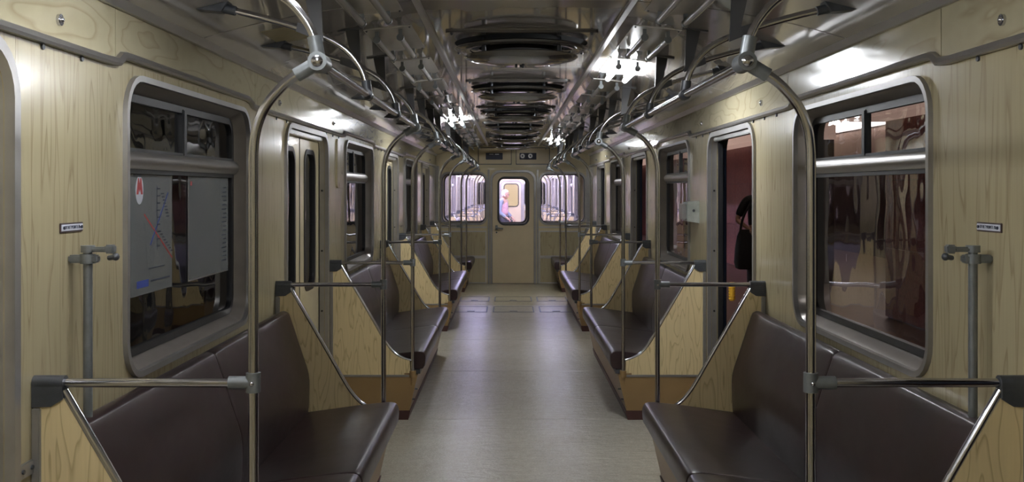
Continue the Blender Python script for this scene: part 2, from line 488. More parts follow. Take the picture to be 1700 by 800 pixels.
for s in (-1, 1):
    for c in DC: doors.append(door(n, s, c, s > 0)); n += 1

# ------------------------------------------------------------------ end wall
EX = .0585
def end_wall(name, num, yw, f, wn):
    """f=+1: seen from -y (our far end); the same thing is turned round for the other car"""
    dl = rr(-.345, .355, .0, 1.85, .14); dl = arch(-.345, .355, 0, 1.85, .14)
    winl = [rr(-1.18, -.445, 1.00, 1.825, .12), rr(.455, 1.19, 1.00, 1.825, .12)]
    out = [(-WX, 0), (-.345, 0)]+dl[1:-1]+[(.355, 0), (WX, 0), (WX, 2.13), (1.05, 2.195), (.8, 2.245), (.42, 2.287), (-.42, 2.287), (-.8, 2.245), (-1.05, 2.195), (-WX, 2.13)]
    root = empty(name, (0, yw, 0), kind='structure')
    off = (0, yw, 0)
    MB().prism(out, 1, yw, yw+.05, winl).build('wall_sheet', 'cream', root, off)
    for lp, wl in zip(winl, ('window_%d' % wn, 'window_%d' % (wn+1))):
        x0, x1 = min(p[0] for p in lp), max(p[0] for p in lp)
        w = tag(MB().ring(rr(x0-.03, x1+.03, .97, 1.855, .15), rr(x0+.004, x1-.004, 1.004, 1.821, .118), yw-.014, yw+.006, ax=1).build(wl, 'frame_grey', off=off), kind='structure')
        MB().ring(rr(x0, x1, 1.0, 1.825, .12), rr(x0+.018, x1-.018, 1.018, 1.807, .105), yw, yw+.045, ax=1).build('gasket', 'black', w, off)
        m = MB(); m.face([m.bm.verts.new((p[0], yw+.03, p[1])) for p in rr(x0+.01, x1-.01, 1.01, 1.815, .11)])
        o = m.build('pane', 'glass_flat', w, off, smooth=False, normals=False)
        if o.data.polygons[0].normal.y > 0: o.data.flip_normals()
        extra.append(w)
    # door
    d = tag(MB().ring(arch(-.375, .385, 0, 1.88, .16), arch(-.340, .350, 0, 1.845, .14), yw-.02, yw+.01, ax=1, closed=False).build('door_%d' % num, 'frame_grey', off=off), kind='structure')
    wl = rr(-.235, .255, .985, 1.755, .10)
    leafl = arch(-.338, .348, .01, 1.843, .138)
    lf = MB().prism(leafl, 1, yw+.012, yw+.04, [wl]).build('door_leaf', 'door_paint', d, off)
    MB().ring(rr(-.255, .275, .965, 1.775, .12), rr(-.222, .242, .998, 1.742, .09), yw+.002, yw+.045, ax=1).build('leaf_gasket', 'black', lf, off)
    m = MB(); m.face([m.bm.verts.new((p[0], yw+.026, p[1])) for p in rr(-.23, .25, .99, 1.75, .095)])
    o = m.build('pane', 'glass_flat', lf, off, smooth=False, normals=False)
    if o.data.polygons[0].normal.y > 0: o.data.flip_normals()
    hd = MB().tube(catmull([(-.27, yw+.01, .93), (-.27, yw-.04, .93), (-.24, yw-.05, .925), (-.16, yw-.05, .915)]), .012, 8)
    hd.box(-.29, -.25, yw+.0, yw+.013, .89, .97, .004); hd.build('door_handle', 'cast', lf, off)
    MB().tube([(-.27, yw+.013, .85), (-.27, yw+.004, .85)], .014, 10).build('keyhole', 'castdark', lf, off)
    MB().ring(arch(-.348, .358, 0, 1.853, .143), arch(-.336, .346, 0, 1.841, .137), yw+.006, yw+.014, ax=1, closed=False).build('leaf_seal', 'black', d, off)
    extra.append(d)
    # posts beside the door, corner posts
    for x in (-.40, .41):
        MB().box(x-.016, x+.016, yw-.022, yw, .0, 1.89, .006).build('wall_post', 'frame_grey', root, off)
    for s in (-1, 1):
        MB().box(s*1.215, s*1.275, yw-.05, yw, 0, 1.95, .008).build('corner_post', 'frame_grey', root, off)
    # shelf line under the equipment panel and the sill line below the windows
    MB().box(-WX, WX, yw-.035, yw, 1.925, 1.96, .006).build('header_ledge', 'cream', root, off)
    for s in (-1, 1):
        MB().box(s*.43, s*1.215, yw-.02, yw, .925, .95, .005).build('sill_strip', 'alu', root, off)
        x0, x1 = s*.445, s*1.20
        for za, zb in ((.46, .865), (.02, .43)):
            MB().box(x0, x1, yw-.008, yw, za, zb).build('kick_panel', 'wood', root, off)
            MB().ring(rect(min(x0, x1)-.012, max(x0, x1)+.012, za-.014, zb+.014), rect(min(x0, x1)+.008, max(x0, x1)-.008, za+.008, zb-.008), yw-.014, yw, ax=1).build('panel_trim', 'alu', root, off)
    # equipment hatches
    for x0, x1, sym in ((-.565, -.03, 0), (.06, .60, 1)):
        h = MB().box(x0, x1, yw-.016, yw, 1.985, 2.245, .006).build('equipment_hatch', 'door_paint', root, off)
        MB().ring(rect(x0-.012, x1+.012, 1.973, 2.257), rect(x0+.004, x1-.004, 1.989, 2.241), yw-.008, yw, ax=1).build('hatch_joint', 'castdark', h, off)
        xc = (x0+x1)/2-.01
        if sym: xc = .25
        MB().box(xc-.14, xc+.14, yw-.022, yw-.01, 2.055, 2.165, .004).build('grille', 'ink', h, off)
        m = MB()
        if sym:
            for q in (-.09, .04): m.lathe([(.012, 0), (.036, 0), (.036, .004), (.012, .004), (.012, 0)], (0, 0, 0), 16)
            for v in m.bm.verts: pass
            m2 = MB()
            for q in (-.09, .04):
                L1 = [(xc+q+.036*math.cos(a), 2.115+.036*math.sin(a)) for a in (2*math.pi*k/16 for k in range(16))]
                L2 = [(xc+q+.016*math.cos(a), 2.115+.016*math.sin(a)) for a in (2*math.pi*k/16 for k in range(16))]
                m2.ring(L1, L2, yw-.026, yw-.02, ax=1)
            m.bm.free(); m2.build('dial_ring', 'frame_grey', h, off)
        else:
            for q in (-.045, .045): m.box(xc+q-.035, xc+q+.035, yw-.025, yw-.02, 2.135, 2.152)
            m.build('indicator', 'white_plate', h, off)
    MB().box(-.02, .05, yw-.02, yw, 1.96, 2.28, .006).build('hatch_post', 'cream', root, off)
    return root
extra = []
wall_far = end_wall('wall_far', 9, Y1, 1, 7)
MB_near = MB().box(-1.46, 1.46, Y0-.05, Y0, 0, 2.4).build('wall_near', 'cream', off=(0, Y0, 0)); tag(MB_near, kind='structure')

# ------------------------------------------------------------------ benches
ORD = ['nearest', 'second', 'third']
def bench(s, length, label, y, far_panel=True, halves=2):
    cx = .95; off = (s*cx, 0, 0)
    root = empty('bench', (s*cx, y, 0), label, 'bench', 'upholstered benches along both walls')
    def B(mb, name, mat, par=root): return mb.build(name, mat, par, off, mirror=s)
    a, b = .02, length-.02 if far_panel else length-.01
    seg = (b-a)/halves
    seatp = catmull([(1.115, .335, 0), (.70, .335, 0), (.642, .345, 0), (.630, .39, 0), (.634, .435, 0), (.662, .456, 0), (.76, .45, 0), (.95, .425, 0), (1.115, .402, 0)], 3)
    seatp = [(p.x, p.y) for p in seatp]
    backp = catmull([(1.262, .36, 0), (1.115, .365, 0), (1.100, .40, 0), (1.094, .50, 0), (1.098, .60, 0), (1.135, .72, 0), (1.192, .895, 0), (1.206, .922, 0), (1.232, .928, 0), (1.262, .915, 0)], 3)
    backp = [(p.x, p.y) for p in backp]
    def cushion(prof, y0, y1, name, swell):
        cxp = sum(p[0] for p in prof)/len(prof); czp = sum(p[1] for p in prof)/len(prof)
        loops = []
        for t, k in ((0, .90), (.006, .965), (.018, 1.0), (.5, swell), (1, 0)):
            pass
        ys = [(y0+.002, .93), (y0+.006, .975), (y0+.018, 1.0), (y0+.12, swell), ((y0+y1)/2, swell), (y1-.12, swell), (y1-.018, 1.0), (y1-.006, .975), (y1-.002, .93)]
        for yy, k in ys: loops.append([(cxp+(p[0]-cxp)*(.5+.5*k if k < 1 else 1), yy, czp+(p[1]-czp)*k) for p in prof])
        return B(MB().loft(loops, cap0=True, cap1=True), name, 'leather')
    for h in range(halves):
        cushion(seatp, a+seg*h, a+seg*(h+1), 'seat', 1.02)
        cushion(backp, a+seg*h, a+seg*(h+1), 'backrest', 1.004)
    B(MB().prism([(.665, .305), (1.262, .305), (1.262, .333), (.665, .333)], 1, a, b), 'seat_frame', 'castdark')
    pl = B(MB().prism([(.68, .30), (1.268, .30), (1.268, .05), (.738, .05)], 1, -.012, length+(.012 if far_panel else 0)), 'plinth', 'tan')
    B(MB().prism([(.728, .062), (1.268, .062), (1.268, .001), (.742, .001)], 1, -.02, length+(.02 if far_panel else 0)), 'base_strip', 'base')
    m = MB()
    for zz in (.13, .20): m.tube([(.72, .03, zz), (.70-.018*(zz-.13)/.07, .03, zz)], .006, 6)
    B(m, 'plinth_screws', 'castdark', pl)
    edge = catmull([(1.205, 0, 1.04), (1.10, 0, .86), (.99, 0, .67), (.93, 0, .565), (.885, 0, .495), (.835, 0, .442), (.78, 0, .412), (.732, 0, .398)], 4)
    poly = [(1.272, .298), (1.272, 1.04)]+[(p.x, p.z) for p in edge]+[(.728, .298)]
    for k, yy in enumerate((0, length)):
        if k and not far_panel: continue
        p = B(MB().prism(poly, 1, yy-.011, yy+.011), 'end_panel', 'wood_panel')
        B(MB().tube([(q.x-.006, yy, q.z+.002) for q in edge], .0115, 10), 'edge_trim', 'chrome', p)
        B(MB().box(.735, 1.27, yy-.016, yy+.016, .288, .304, .003), 'bottom_trim', 'frame_grey', p)
        B(MB().box(1.252, 1.274, yy-.02, yy+.02, .30, 1.0, .003), 'wall_angle', 'frame_grey', p)
    return root
benches = {}
for s in (-1, 1):
    pr = bench(s, L, '', BN[0])
    for k in range(3):
        o = pr if k == 0 else copy_tree(pr, dy=PER*k)
        o['label'] = ['oxblood leatherette bench nearest on the %s wall', 'oxblood leatherette bench in the middle of the %s wall, between two doors',
                      'oxblood leatherette bench farthest but one on the %s wall'][k] % SIDE[s]
        benches[s, k] = o
    o = bench(s, Y1-(BN[2]+PER), 'short oxblood bench against the end wall, %s of the end door' % SIDE[s], BN[2]+PER, far_panel=False, halves=1)
    benches[s, 3] = o

# ------------------------------------------------------------------ poles, arm bars and overhead rails
PXo, RX, RZ = .714, .546, 1.883
BEND = [(.714, 0, 1.60), (.713, 0, 1.66), (.705, 0, 1.715), (.685, 0, 1.765), (.655, 0, 1.805), (.615, 0, 1.842), (RX, 0, RZ)]
ARC = [(RX, 0, RZ), (.556, 0, 1.94), (.580, 0, 1.99), (.625, 0, 2.04), (.69, 0, 2.078), (.79, 0, 2.115), (.92, 0, 2.152), (1.055, 0, 2.184)]
def pole(s, y, label, near):
    off = (s*PXo, 0, 0)
    root = empty('grab_pole', (s*PXo, y, 0), label, 'pole', 'curved chrome grab poles at the bench ends')
    B = lambda mb, name, mat, par=root: mb.build(name, mat, par, off, mirror=s)
    B(MB().tube([(PXo, 0, .25), (PXo, 0, 1.0)]+[Vector(p) for p in catmull(BEND, 5)], .0128, 12), 'pole_tube', 'chrome')
    m = MB(); m.tube([(PXo, 0, .285), (PXo, 0, .33)], .024, 12); m.tube([(PXo+.0, 0, .308), (PXo+.055, 0, .308)], .014, 10); m.tube([(PXo, 0, .235), (PXo, 0, .29)], .016, 10)
    B(m, 'foot_clamp', 'tan')
    e = 1 if near else -1
    m = MB(); m.tube([(RX, -.026*e, RZ), (RX, .05*e, RZ)], .0245, 16)
    m.tube([(RX, 0, RZ), (RX+.058, 0, RZ-.034)], .0185, 14); m.tube([(RX, 0, RZ), (RX+.012, 0, RZ+.065)], .0185, 14)
    j = B(m, 'corner_joint', 'cast' )
    m = MB(); m.sphere((RX, -.026*e, RZ), .0155, 14, (1, .55, 1)); B(m, 'joint_bolt', 'chrome', j)
    return root
def arm_bar(s, y, label):
    off = (s*PXo, 0, 1.06)
    root = empty('arm_bar', (s*PXo, y, 1.06), label, 'handrail', 'horizontal chrome bars from pole to wall')
    B = lambda mb, name, mat, par=root: mb.build(name, mat, par, off, mirror=s)
    B(MB().tube([(PXo, 0, 1.062), (1.22, 0, 1.062)], .0115, 12), 'bar', 'chrome')
    m = MB(); m.tube([(PXo, 0, 1.038), (PXo, 0, 1.088)], .0188, 16); m.tube([(PXo, 0, 1.062), (PXo+.062, 0, 1.062)], .0172, 14)
    t = B(m, 'tee_fitting', 'cast'); B(MB().sphere((PXo, -.018, 1.062), .006, 8), 'set_screw', 'chrome', t)
    m = MB(); m.tube([(1.195, 0, 1.062), (1.274, 0, 1.062)], .0195, 14)
    m.prism([(1.196, 1.055), (1.274, 1.055), (1.274, 1.002), (1.225, 1.004), (1.196, 1.022)], 1, -.018, .018)
    B(m, 'wall_block', 'castdark')
    return root
def overhead(s, y, length, label, hangers):
    off = (s*RX, 0, RZ)
    root = empty('overhead_rail', (s*RX, y, RZ), label, 'handrail', 'overhead chrome rails on curved hangers')
    B = lambda mb, name, mat, par=root: mb.build(name, mat, par, off, mirror=s)
    B(MB().tube([(RX, 0, RZ), (RX, length, RZ)], .0125, 12), 'rail_tube', 'chrome')
    for h in hangers:
        sh = Vector((0, h, 0))
        a = B(MB().tube([p+sh for p in catmull(ARC, 5)], .0115, 10), 'hanger_tube', 'chrome')
        if 0 < h < length:
            m = MB(); m.tube([(RX, h-.022, RZ), (RX, h+.022, RZ)], .0185, 14); m.tube([(RX, h, RZ), (RX+.006, h, RZ+.048)], .0165, 12)
            B(m, 'rail_clamp', 'castdark', a)
        zc = ceil_z(.745)
        m = MB()
        prof = [(.700, 2.085), (.735, 2.098), (.770, zc+.002), (.708, zc+.004)]
        m.prism(prof, 1, h-.005, h+.005)
        m.prism([(.69, ceil_z(.69)), (.80, ceil_z(.80)), (.80, ceil_z(.8)-.008), (.69, ceil_z(.69)-.008)], 1, h-.016, h+.016)
        B(m, 'ceiling_bracket', 'blade', a)
        m = MB(); m.prism([(.695, 2.063), (.79, 2.099), (.785, 2.13), (.70, 2.105)], 1, h-.016, h-.008); m.tube([(.74, h-.015, 2.097), (.74, h-.021, 2.097)], .006, 8)
        B(m, 'bracket_plate', 'blade', a)
        m = MB(); m.tube([(1.0, h, 2.171), (1.06, h, 2.186)], .0165, 12)
        m.prism([(1.02, ceil_z(1.02)), (1.13, ceil_z(1.13)), (1.10, ceil_z(1.1)-.012), (1.045, 2.165)], 1, h-.028, h+.028)
        B(m, 'end_socket', 'castdark', a)
    return root
poles, bars, rails = [], [], []
BW = ['nearest', 'middle', 'third']
for s in (-1, 1):
    p_near = pole(s, BN[0], '', True); p_far = pole(s, BN[0]+L, '', False)
    b_proto = arm_bar(s, BN[0], '')
    r_proto = overhead(s, BN[0], L, '', [0, L/3, 2*L/3, L])
    for k in range(3):
        o = p_near if k == 0 else copy_tree(p_near, dy=PER*k); o['label'] = 'curved chrome grab pole at the near end of the %s %s bench' % (BW[k], SIDE[s]); poles.append(o)
        o = p_far if k == 0 else copy_tree(p_far, dy=PER*k); o['label'] = 'curved chrome grab pole at the far end of the %s %s bench' % (BW[k], SIDE[s]); poles.append(o)
        o = b_proto if k == 0 else copy_tree(b_proto, dy=PER*k); o['label'] = 'horizontal chrome bar at the near end of the %s %s bench' % (BW[k], SIDE[s]); bars.append(o)
        o = copy_tree(b_proto, dy=PER*k+L); o['label'] = 'horizontal chrome bar at the far end of the %s %s bench' % (BW[k], SIDE[s]); bars.append(o)
        o = r_proto if k == 0 else copy_tree(r_proto, dy=PER*k); o['label'] = 'overhead chrome rail with curved hangers above the %s %s bench' % (BW[k], SIDE[s]); rails.append(o)
    o = copy_tree(p_near, dy=PER*3); o['label'] = 'curved chrome grab pole at the short end bench on the %s' % SIDE[s]; poles.append(o)
    o = copy_tree(b_proto, dy=PER*3); o['label'] = 'horizontal chrome bar at the short end bench on the %s' % SIDE[s]; bars.append(o)
    le = Y1-(BN[0]+PER*3)
    o = overhead(s, BN[0]+PER*3, le, 'short overhead chrome rail above the end bench on the %s' % SIDE[s], [0, le/2]); rails.append(o)

# ------------------------------------------------------------------ ceiling lamps
NTH = ['first', 'second', 'third', 'fourth', 'fifth', 'sixth', 'seventh', 'eighth', 'ninth', 'tenth', 'eleventh', 'twelfth', 'thirteenth', 'fourteenth', 'fifteenth', 'sixteenth', 'seventeenth']
LX0, LX1 = .488, .702
def lamp(s, y, tube_mat, label):
    cx = (LX0+LX1)/2; zc = ceil_z(cx); sl = (ceil_z(LX1)-ceil_z(LX0))/(LX1-LX0)
    zf = lambda x: zc+sl*(x-cx)
    off = (s*cx, 0, zc)
    root = empty('ceiling_lamp', (s*cx, y, zc), label, 'lamp', 'two-tube lamp fittings along the ceiling')
    B = lambda mb, name, mat, par=root: mb.build(name, mat, par, off, mirror=s)
    m = MB(); m.prism([(LX0, zf(LX0)-.005), (LX1, zf(LX1)-.005), (LX1, zf(LX1)+.004), (LX0, zf(LX0)+.004)], 1, 0, .69)
    pl = B(m, 'lamp_plate', 'reflector')
    m = MB()
    for x in (LX0+.012, LX1-.012):
        for yy in (.02, .67): m.sphere((x, yy, zf(x)-.006), .005, 6)
    B(m, 'plate_screws', 'castdark', pl)
    for x in (cx-.052, cx+.052):
        z = zf(x)-.045
        B(MB().tube([(x, .055, z), (x, .635, z)], .0135, 10), 'tube', tube_mat)
        for yy in (.045, .645):
            B(MB().tube([(x, yy-.012, z), (x, yy+.012, z)], .0165, 10).box(x-.008, x+.008, yy-.008, yy+.008, z, zf(x)-.008), 'tube_socket', 'cast')
    return root
LY = lambda k: 4.35+1.0425*k
lit = {(-1, 5), (1, 1), (1, 9), (-1, -2), (-1, -3), (-1, -4)}
lamps = []
for s in (-1, 1):
    off_p = None
    for k in range(-4, 12):
        if (s, k) in lit:
            o = lamp(s, LY(k), 'tube_dim' if k < -1 else 'tube_lit', {(-1, 5): 'brightly lit twin-tube ceiling lamp on the left side, far along the car', (1, 1): 'brightly lit twin-tube ceiling lamp on the right, near the first fan vent',
                (1, 9): 'small lit twin-tube ceiling lamp on the right close to the end wall', (-1, -2): 'lit twin-tube ceiling lamp out of frame above the left front hanger'}.get((s, k), 'lit twin-tube ceiling lamp %s the viewer on the %s' % ('beside' if k == -3 else 'nearly above', SIDE[s])))
        elif off_p is None:
            off_p = o = lamp(s, LY(k), 'tube_off', ''); base = k
        else: o = copy_tree(off_p, dy=LY(k)-LY(base))
        if (s, k) not in lit:
            cnt = len([1 for q, _ in lamps if q[0] == s and q not in lit and q[1] >= -1])
            o['label'] = ('%s unlit twin-tube lamp from the viewer in the row along the %s ceiling' % (NTH[cnt], SIDE[s])) if k >= -1 else 'unlit twin-tube ceiling lamp on the %s, %s behind the viewer' % (SIDE[s], NTH[-2-k]); o['group'] = 'unlit twin-tube lamps along the %s ceiling' % SIDE[s]
        lamps.append(((s, k), o))

# ------------------------------------------------------------------ fan vents
def vent(y, label):
    off = (0, 0, 2.29)
    root = empty('fan_vent', (0, y, 2.29), label, 'vent', 'round fan vents along the ceiling centre')
    B = lambda mb, name, mat, par=root: mb.build(name, mat, par, off)
    circ = lambda r, n=40: [(r*math.cos(2*math.pi*k/n), r*math.sin(2*math.pi*k/n)) for k in range(n)]
    sq = rr(-.355, .355, -.355, .355, .03)
    B(MB().prism(sq, 2, 2.281, 2.2895, [circ(.33)]), 'vent_frame', 'vent')
    B(MB().prism(circ(.329), 2, 2.286, 2.2890), 'dark_well', 'well')
    B(MB().lathe([(.318, -.028), (.332, -.036), (.30, -.050), (.255, -.044), (.252, -.038), (.30, -.028), (.318, -.028)], (0, 0, 2.29), 40), 'outer_ring', 'vent')
    B(MB().lathe([(.205, -.03), (.215, -.040), (.165, -.052), (.15, -.045), (.205, -.03)], (0, 0, 2.29), 32), 'inner_ring', 'vent')
    d = B(MB().lathe([(.0, -.118), (.10, -.116), (.2, -.105), (.268, -.088), (.283, -.078), (.278, -.074), (.2, -.092), (.0, -.10)], (0, 0, 2.29), 40), 'deflector_dish', 'vent')
    m = MB()
    for k in range(5):
        a = 2*math.pi*k/5; q = .03 if k else 0
        m.sphere((q*math.cos(a), q*math.sin(a), 2.29-.118), .008, 8)
    B(m, 'dish_bolts', 'castdark', d)
    for k in range(4):
        a = math.pi/4+math.pi/2*k; c, sn = math.cos(a), math.sin(a)
        B(MB().tube([(.255*c, .255*sn, 2.286), (.255*c, .255*sn, 2.205)], .011, 8), 'strut', 'castdark')
    m = MB()
    for sx in (-1, 1):
        for sy in (-1, 1): m.sphere((sx*.325, sy*.325, 2.280), .008, 8)
    B(m, 'frame_screws', 'castdark')['kind'] = 'stuff'
    return root
v0 = vent(4.905, '')
for k in range(6):
    o = v0 if k == 0 else copy_tree(v0, dy=2.085*k)
    o['label'] = 'dark round fan vent in the ceiling, %s from the viewer' % ['the nearest and largest', 'second', 'third', 'fourth', 'fifth', 'last'][k]

# ------------------------------------------------------------------ small fittings on the walls
def wall_pole(s):
    y = 2.735; x = 1.225; off = (s*x, y, .6)
    root = empty('wall_pole', off, 'upright steel rod with a clamp head beside the front %s window' % SIDE[s], 'pole', 'upright rods beside the front windows')
    B = lambda mb, name, mat, par=root: mb.build(name, mat, par, off, mirror=s)
    B(MB().tube([(x, y, .5), (x, y, 1.39)], .0125, 12), 'rod', 'cast')
    m = MB(); m.tube([(x, y, 1.352), (x, y, 1.378)], .021, 14); m.box(x-.03, x+.05, y-.014, y+.014, 1.354, 1.376, .004)
    B(m, 'clamp', 'cast')
    m = MB(); m.tube([(x, y, 1.383), (x, y, 1.402)], .019, 14); m.box(x-.055, x, y-.012, y+.012, 1.384, 1.398, .004)
    m.box(x-.075, x-.05, y-.014, y+.014, 1.380, 1.404, .004); h = B(m, 'clamp_head', 'cast')
    B(MB().tube([(x-.062, y-.01, 1.368), (x-.085, y-.02, 1.372)], .007, 8).sphere((x-.085, y-.02, 1.372), .011, 8), 'wing_screw', 'castdark', h)
    return root
for s in (-1, 1): wall_pole(s)

def text(name, body, size, loc, rot, mat, parent, off, spacing=1.0):
    c = bpy.data.curves.new(name, 'FONT'); c.body = body; c.size = size; c.align_x = 'CENTER'; c.align_y = 'CENTER'; c.space_character = spacing; c.extrude = .0004
    t = bpy.data.objects.new(name, c); COL.objects.link(t)
    bpy.context.view_layer.update()
    me = bpy.data.meshes.new_from_object(t.evaluated_get(bpy.context.evaluated_depsgraph_get())); bpy.data.objects.remove(t)
    me.name = name; me.materials.clear(); me.materials.append(M[mat])
    o = bpy.data.objects.new(name, me); COL.objects.link(o); o.parent = parent
    o.location = Vector(loc)-Vector(off); o.rotation_euler = rot; return o
def plaque(s):
    y = 2.735+.005; z = 1.452; off = (s*WX, y, z)
    root = empty('plaque', off, 'small white lettered plaque above the steel rod on the %s wall' % SIDE[s], 'plaque', 'small lettered plaques on the front walls')
    B = lambda mb, name, mat, par=root: mb.build(name, mat, par, off, mirror=s)
    B(MB().box(WX-.004, WX, y-.07, y+.07, z-.013, z+.013, .001), 'backing', 'brown')
    B(MB().box(WX-.006, WX-.003, y-.066, y+.066, z-.009, z+.009, .001), 'plate', 'white_plate')
    for e in (-1, 1): B(MB().tube([(WX-.006, y+e*.055, z), (WX-.009, y+e*.055, z)], .0045, 8), 'screw', 'ink')
    text('lettering', 'ОГНЕТУШИТЕЛЬ', .012, (s*(WX-.0065), y, z), (math.pi/2, 0, -s*math.pi/2), 'ink', root, off)
for s in (-1, 1): plaque(s)

def intercom():
    y = 6.93; off = (WX, y, 1.4)
    root = empty('intercom_box', off, 'small worn silver metal box on the right wall beside the open door', 'box')
    B = lambda mb, name, mat, par=root: mb.build(name, mat, par, off)
    B(MB().prism([(WX-.085, 1.335), (WX, 1.322), (WX, 1.478), (WX-.085, 1.468)], 1, y, y+.18), 'case', 'silver_box')
    B(MB().box(WX-.115, WX-.085, y+.03, y+.17, 1.345, 1.458, .006), 'front_cover', 'frame_grey')
    B(MB().tube([(WX-.04, y-.006, 1.41), (WX-.04, y, 1.41)], .01, 8), 'key_lock', 'castdark')
intercom()
m = MB().prism(rr(6.93, 7.18, 1.57, 1.915, .03), 0, WX-.012, WX)
tag(m.build('cover_plate', 'wood', mirror=-1, off=(-WX, 7.05, 1.57)), 'raised rectangular cover plate on the left wall beside the middle window', 'plate')
m = MB().box(WX-.008, WX, 2.432, 2.525, .835, .872, .002)
br = tag(m.build('wall_bracket', 'frame_grey', mirror=-1, off=(-WX, 2.46, .85)), 'flat grey metal strip joining the near left bench end to the door frame', 'bracket')
for y in (2.455, 2.50): MB().tube([(WX-.008, y, .854), (WX-.012, y, .854)], .006, 8).build('bolt', 'castdark', br, (-WX, 2.46, .85), mirror=-1)
# yellow ribbed grip in the open right doorway
m = MB()
for k in range(6): m.tube([(1.40, 6.47, .84+.018*k), (1.40, 6.47, .853+.018*k)], .022, 12)
m.tube([(1.40, 6.47, .83), (1.40, 6.47, .95)], .016, 10)
tag(m.build('ribbed_grip', 'yellow', off=(1.40, 6.47, .83)), 'small yellow ribbed rubber grip at the edge of the open right door', 'grip')

# posters stuck on the inside of the near left window
def poster(y0, y1, z0, z1, label, first):
    x = WX+.063; off = (-x, y0, z0)
    root = empty('poster', off, label, 'poster', 'translucent posters on the near left window')
    B = lambda mb, name, mat, par=root: mb.build(name, mat, par, off, mirror=-1, smooth=False)
    B(MB().box(x-.0008, x, y0, y1, z0, z1), 'sheet', 'film')
    def line(a, b, w, mat, name):
        d = Vector((b[0]-a[0], b[1]-a[1])); nrm = Vector((-d.y, d.x)).normalized()*w/2
        pts = [(a[0]+nrm.x, a[1]+nrm.y), (b[0]+nrm.x, b[1]+nrm.y), (b[0]-nrm.x, b[1]-nrm.y), (a[0]-nrm.x, a[1]-nrm.y)]
        return MB().prism(pts, 0, x-.0016, x-.0008)
    if first:
        yy = lambda px: 1640*(x-.0585)/(845.5-px)
        lg = B(MB().prism([(3.415+.036*math.cos(a), 1.555+.05*math.sin(a)) for a in (2*math.pi*k/20 for k in range(20))], 0, x-.0014, x-.0008), 'logo_badge', 'white_plate')
        mw = [(-.028, -.022), (-.014, .034), (-.008, .034), (0, .012), (.008, .034), (.014, .034), (.028, -.022), (.012, -.022), (.007, .0), (0, -.014), (-.007, 0), (-.012, -.022)]
        B(MB().prism([(3.415+a, 1.562+b) for a, b in mw], 0, x-.0024, x-.0014), 'metro_letter', 'ink_red', lg)
        B(line((3.52, 1.36), (3.70, 1.545), .006, 'ink_blue', ''), 'dark_line', 'ink_blue')
        B(line((3.46, 1.47), (3.745, 1.30), .006, 'ink_red', ''), 'red_line', 'ink_red')
        B(line((3.585, 1.34), (3.585, 1.57), .004, 'ink', ''), 'upright_line', 'ink')
        m = MB(); random.seed(4)
        for k in range(9): m.box(x-.0016, x-.0008, 3.585, 3.585+.03, 1.35+k*.026, 1.354+k*.026)
        for k in range(8): m.box(x-.0016, x-.0008, 3.655+.008*k-.03, 3.655+.008*k, 1.54-.012*k, 1.544-.012*k); m.box(x-.0016, x-.0008, 3.60+.018*k, 3.625+.018*k, 1.402-.011*k, 1.406-.011*k)
        B(m, 'station_ticks', 'ink')['kind'] = 'stuff'
        B(MB().box(x-.0016, x-.0008, 3.39, 3.50, 1.215, 1.24), 'blue_band', 'ink_blue')
        B(MB().box(x-.0016, x-.0008, 3.36, 3.43, 1.60, 1.615).box(x-.0016, x-.0008, 3.52, 3.72, 1.228, 1.234).box(x-.0016, x-.0008, 3.50, 3.66, 1.275, 1.278), 'dark_band', 'ink')['kind'] = 'stuff'
    else:
        B(MB().ring(rect(y0, y1, z0, z1), rect(y0+.006, y1-.006, z0+.006, z1-.006), x-.0016, x-.0008), 'border', 'frame_grey')
        B(MB().box(x-.0016, x-.0008, y0+.03, y0+.05, z1-.045, z1-.028), 'emblem', 'ink_red')
        m = MB()
        for k in range(18): m.box(x-.0016, x-.0008, y1-.10+.012*(k % 3), y1-.03, z0+.05+k*.019, z0+.054+k*.019)
        B(m, 'text_lines', 'ink')['kind'] = 'stuff'
    return root
poster(3.20, 3.745, 1.19, 1.618, 'translucent line-map poster with a red letter emblem on the near left window', True)
poster(3.93, 4.49, 1.19, 1.618, 'translucent white-edged poster farther along the near left window', False)
# faded sticker on the ceiling over the left rail
x0 = .86
m = MB(); m.prism([(x0, ceil_z(x0)-.002), (x0+.2, ceil_z(x0+.2)-.002), (x0+.2, ceil_z(x0+.2)), (x0, ceil_z(x0))], 1, 3.98, 4.3)
st = tag(m.build('sticker', 'sticker', mirror=-1, off=(-x0, 4.1, ceil_z(x0))), 'faded yellow sticker on the ceiling behind the left front joint', 'sticker')

# ------------------------------------------------------------------ tunnel side and platform side
tag(MB().box(-2.5, -2.4, -4, 36, -1.0, 3.2).build('trim_1', 'tunnel', off=(-2.4, 16, 0)), kind='structure')
pf = tag(MB().box(1.55, 9.0, -4, 46, -.2, -.02).build('trim_2', 'platform_floor', off=(2, 16, 0)), kind='structure')
def pylon(n, y0, y1):
    p = tag(MB().box(4.62, 5.4, y0, y1, -.02, 2.41).build('trim_%d' % n, 'brown', off=(4.6, y0, 0)), kind='structure')
    k = max(1, round((y1-y0)/1.2)); w = (y1-y0)/k
    for i in range(k):
        for za, zb in ((0, .84), (.845, 1.67), (1.675, 2.40)):
            MB().box(4.585, 4.62, y0+w*i+.003, y0+w*(i+1)-.003, za, zb, .003).build('granite_slab', 'granite', p, (4.6, y0, 0), smooth=False)
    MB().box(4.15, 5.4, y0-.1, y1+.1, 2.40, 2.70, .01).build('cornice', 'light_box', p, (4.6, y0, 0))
    return p
pylon(3, 6.5, 12.2); pylon(4, 16.6, 24.0); pylon(5, 26.4, 42.0)
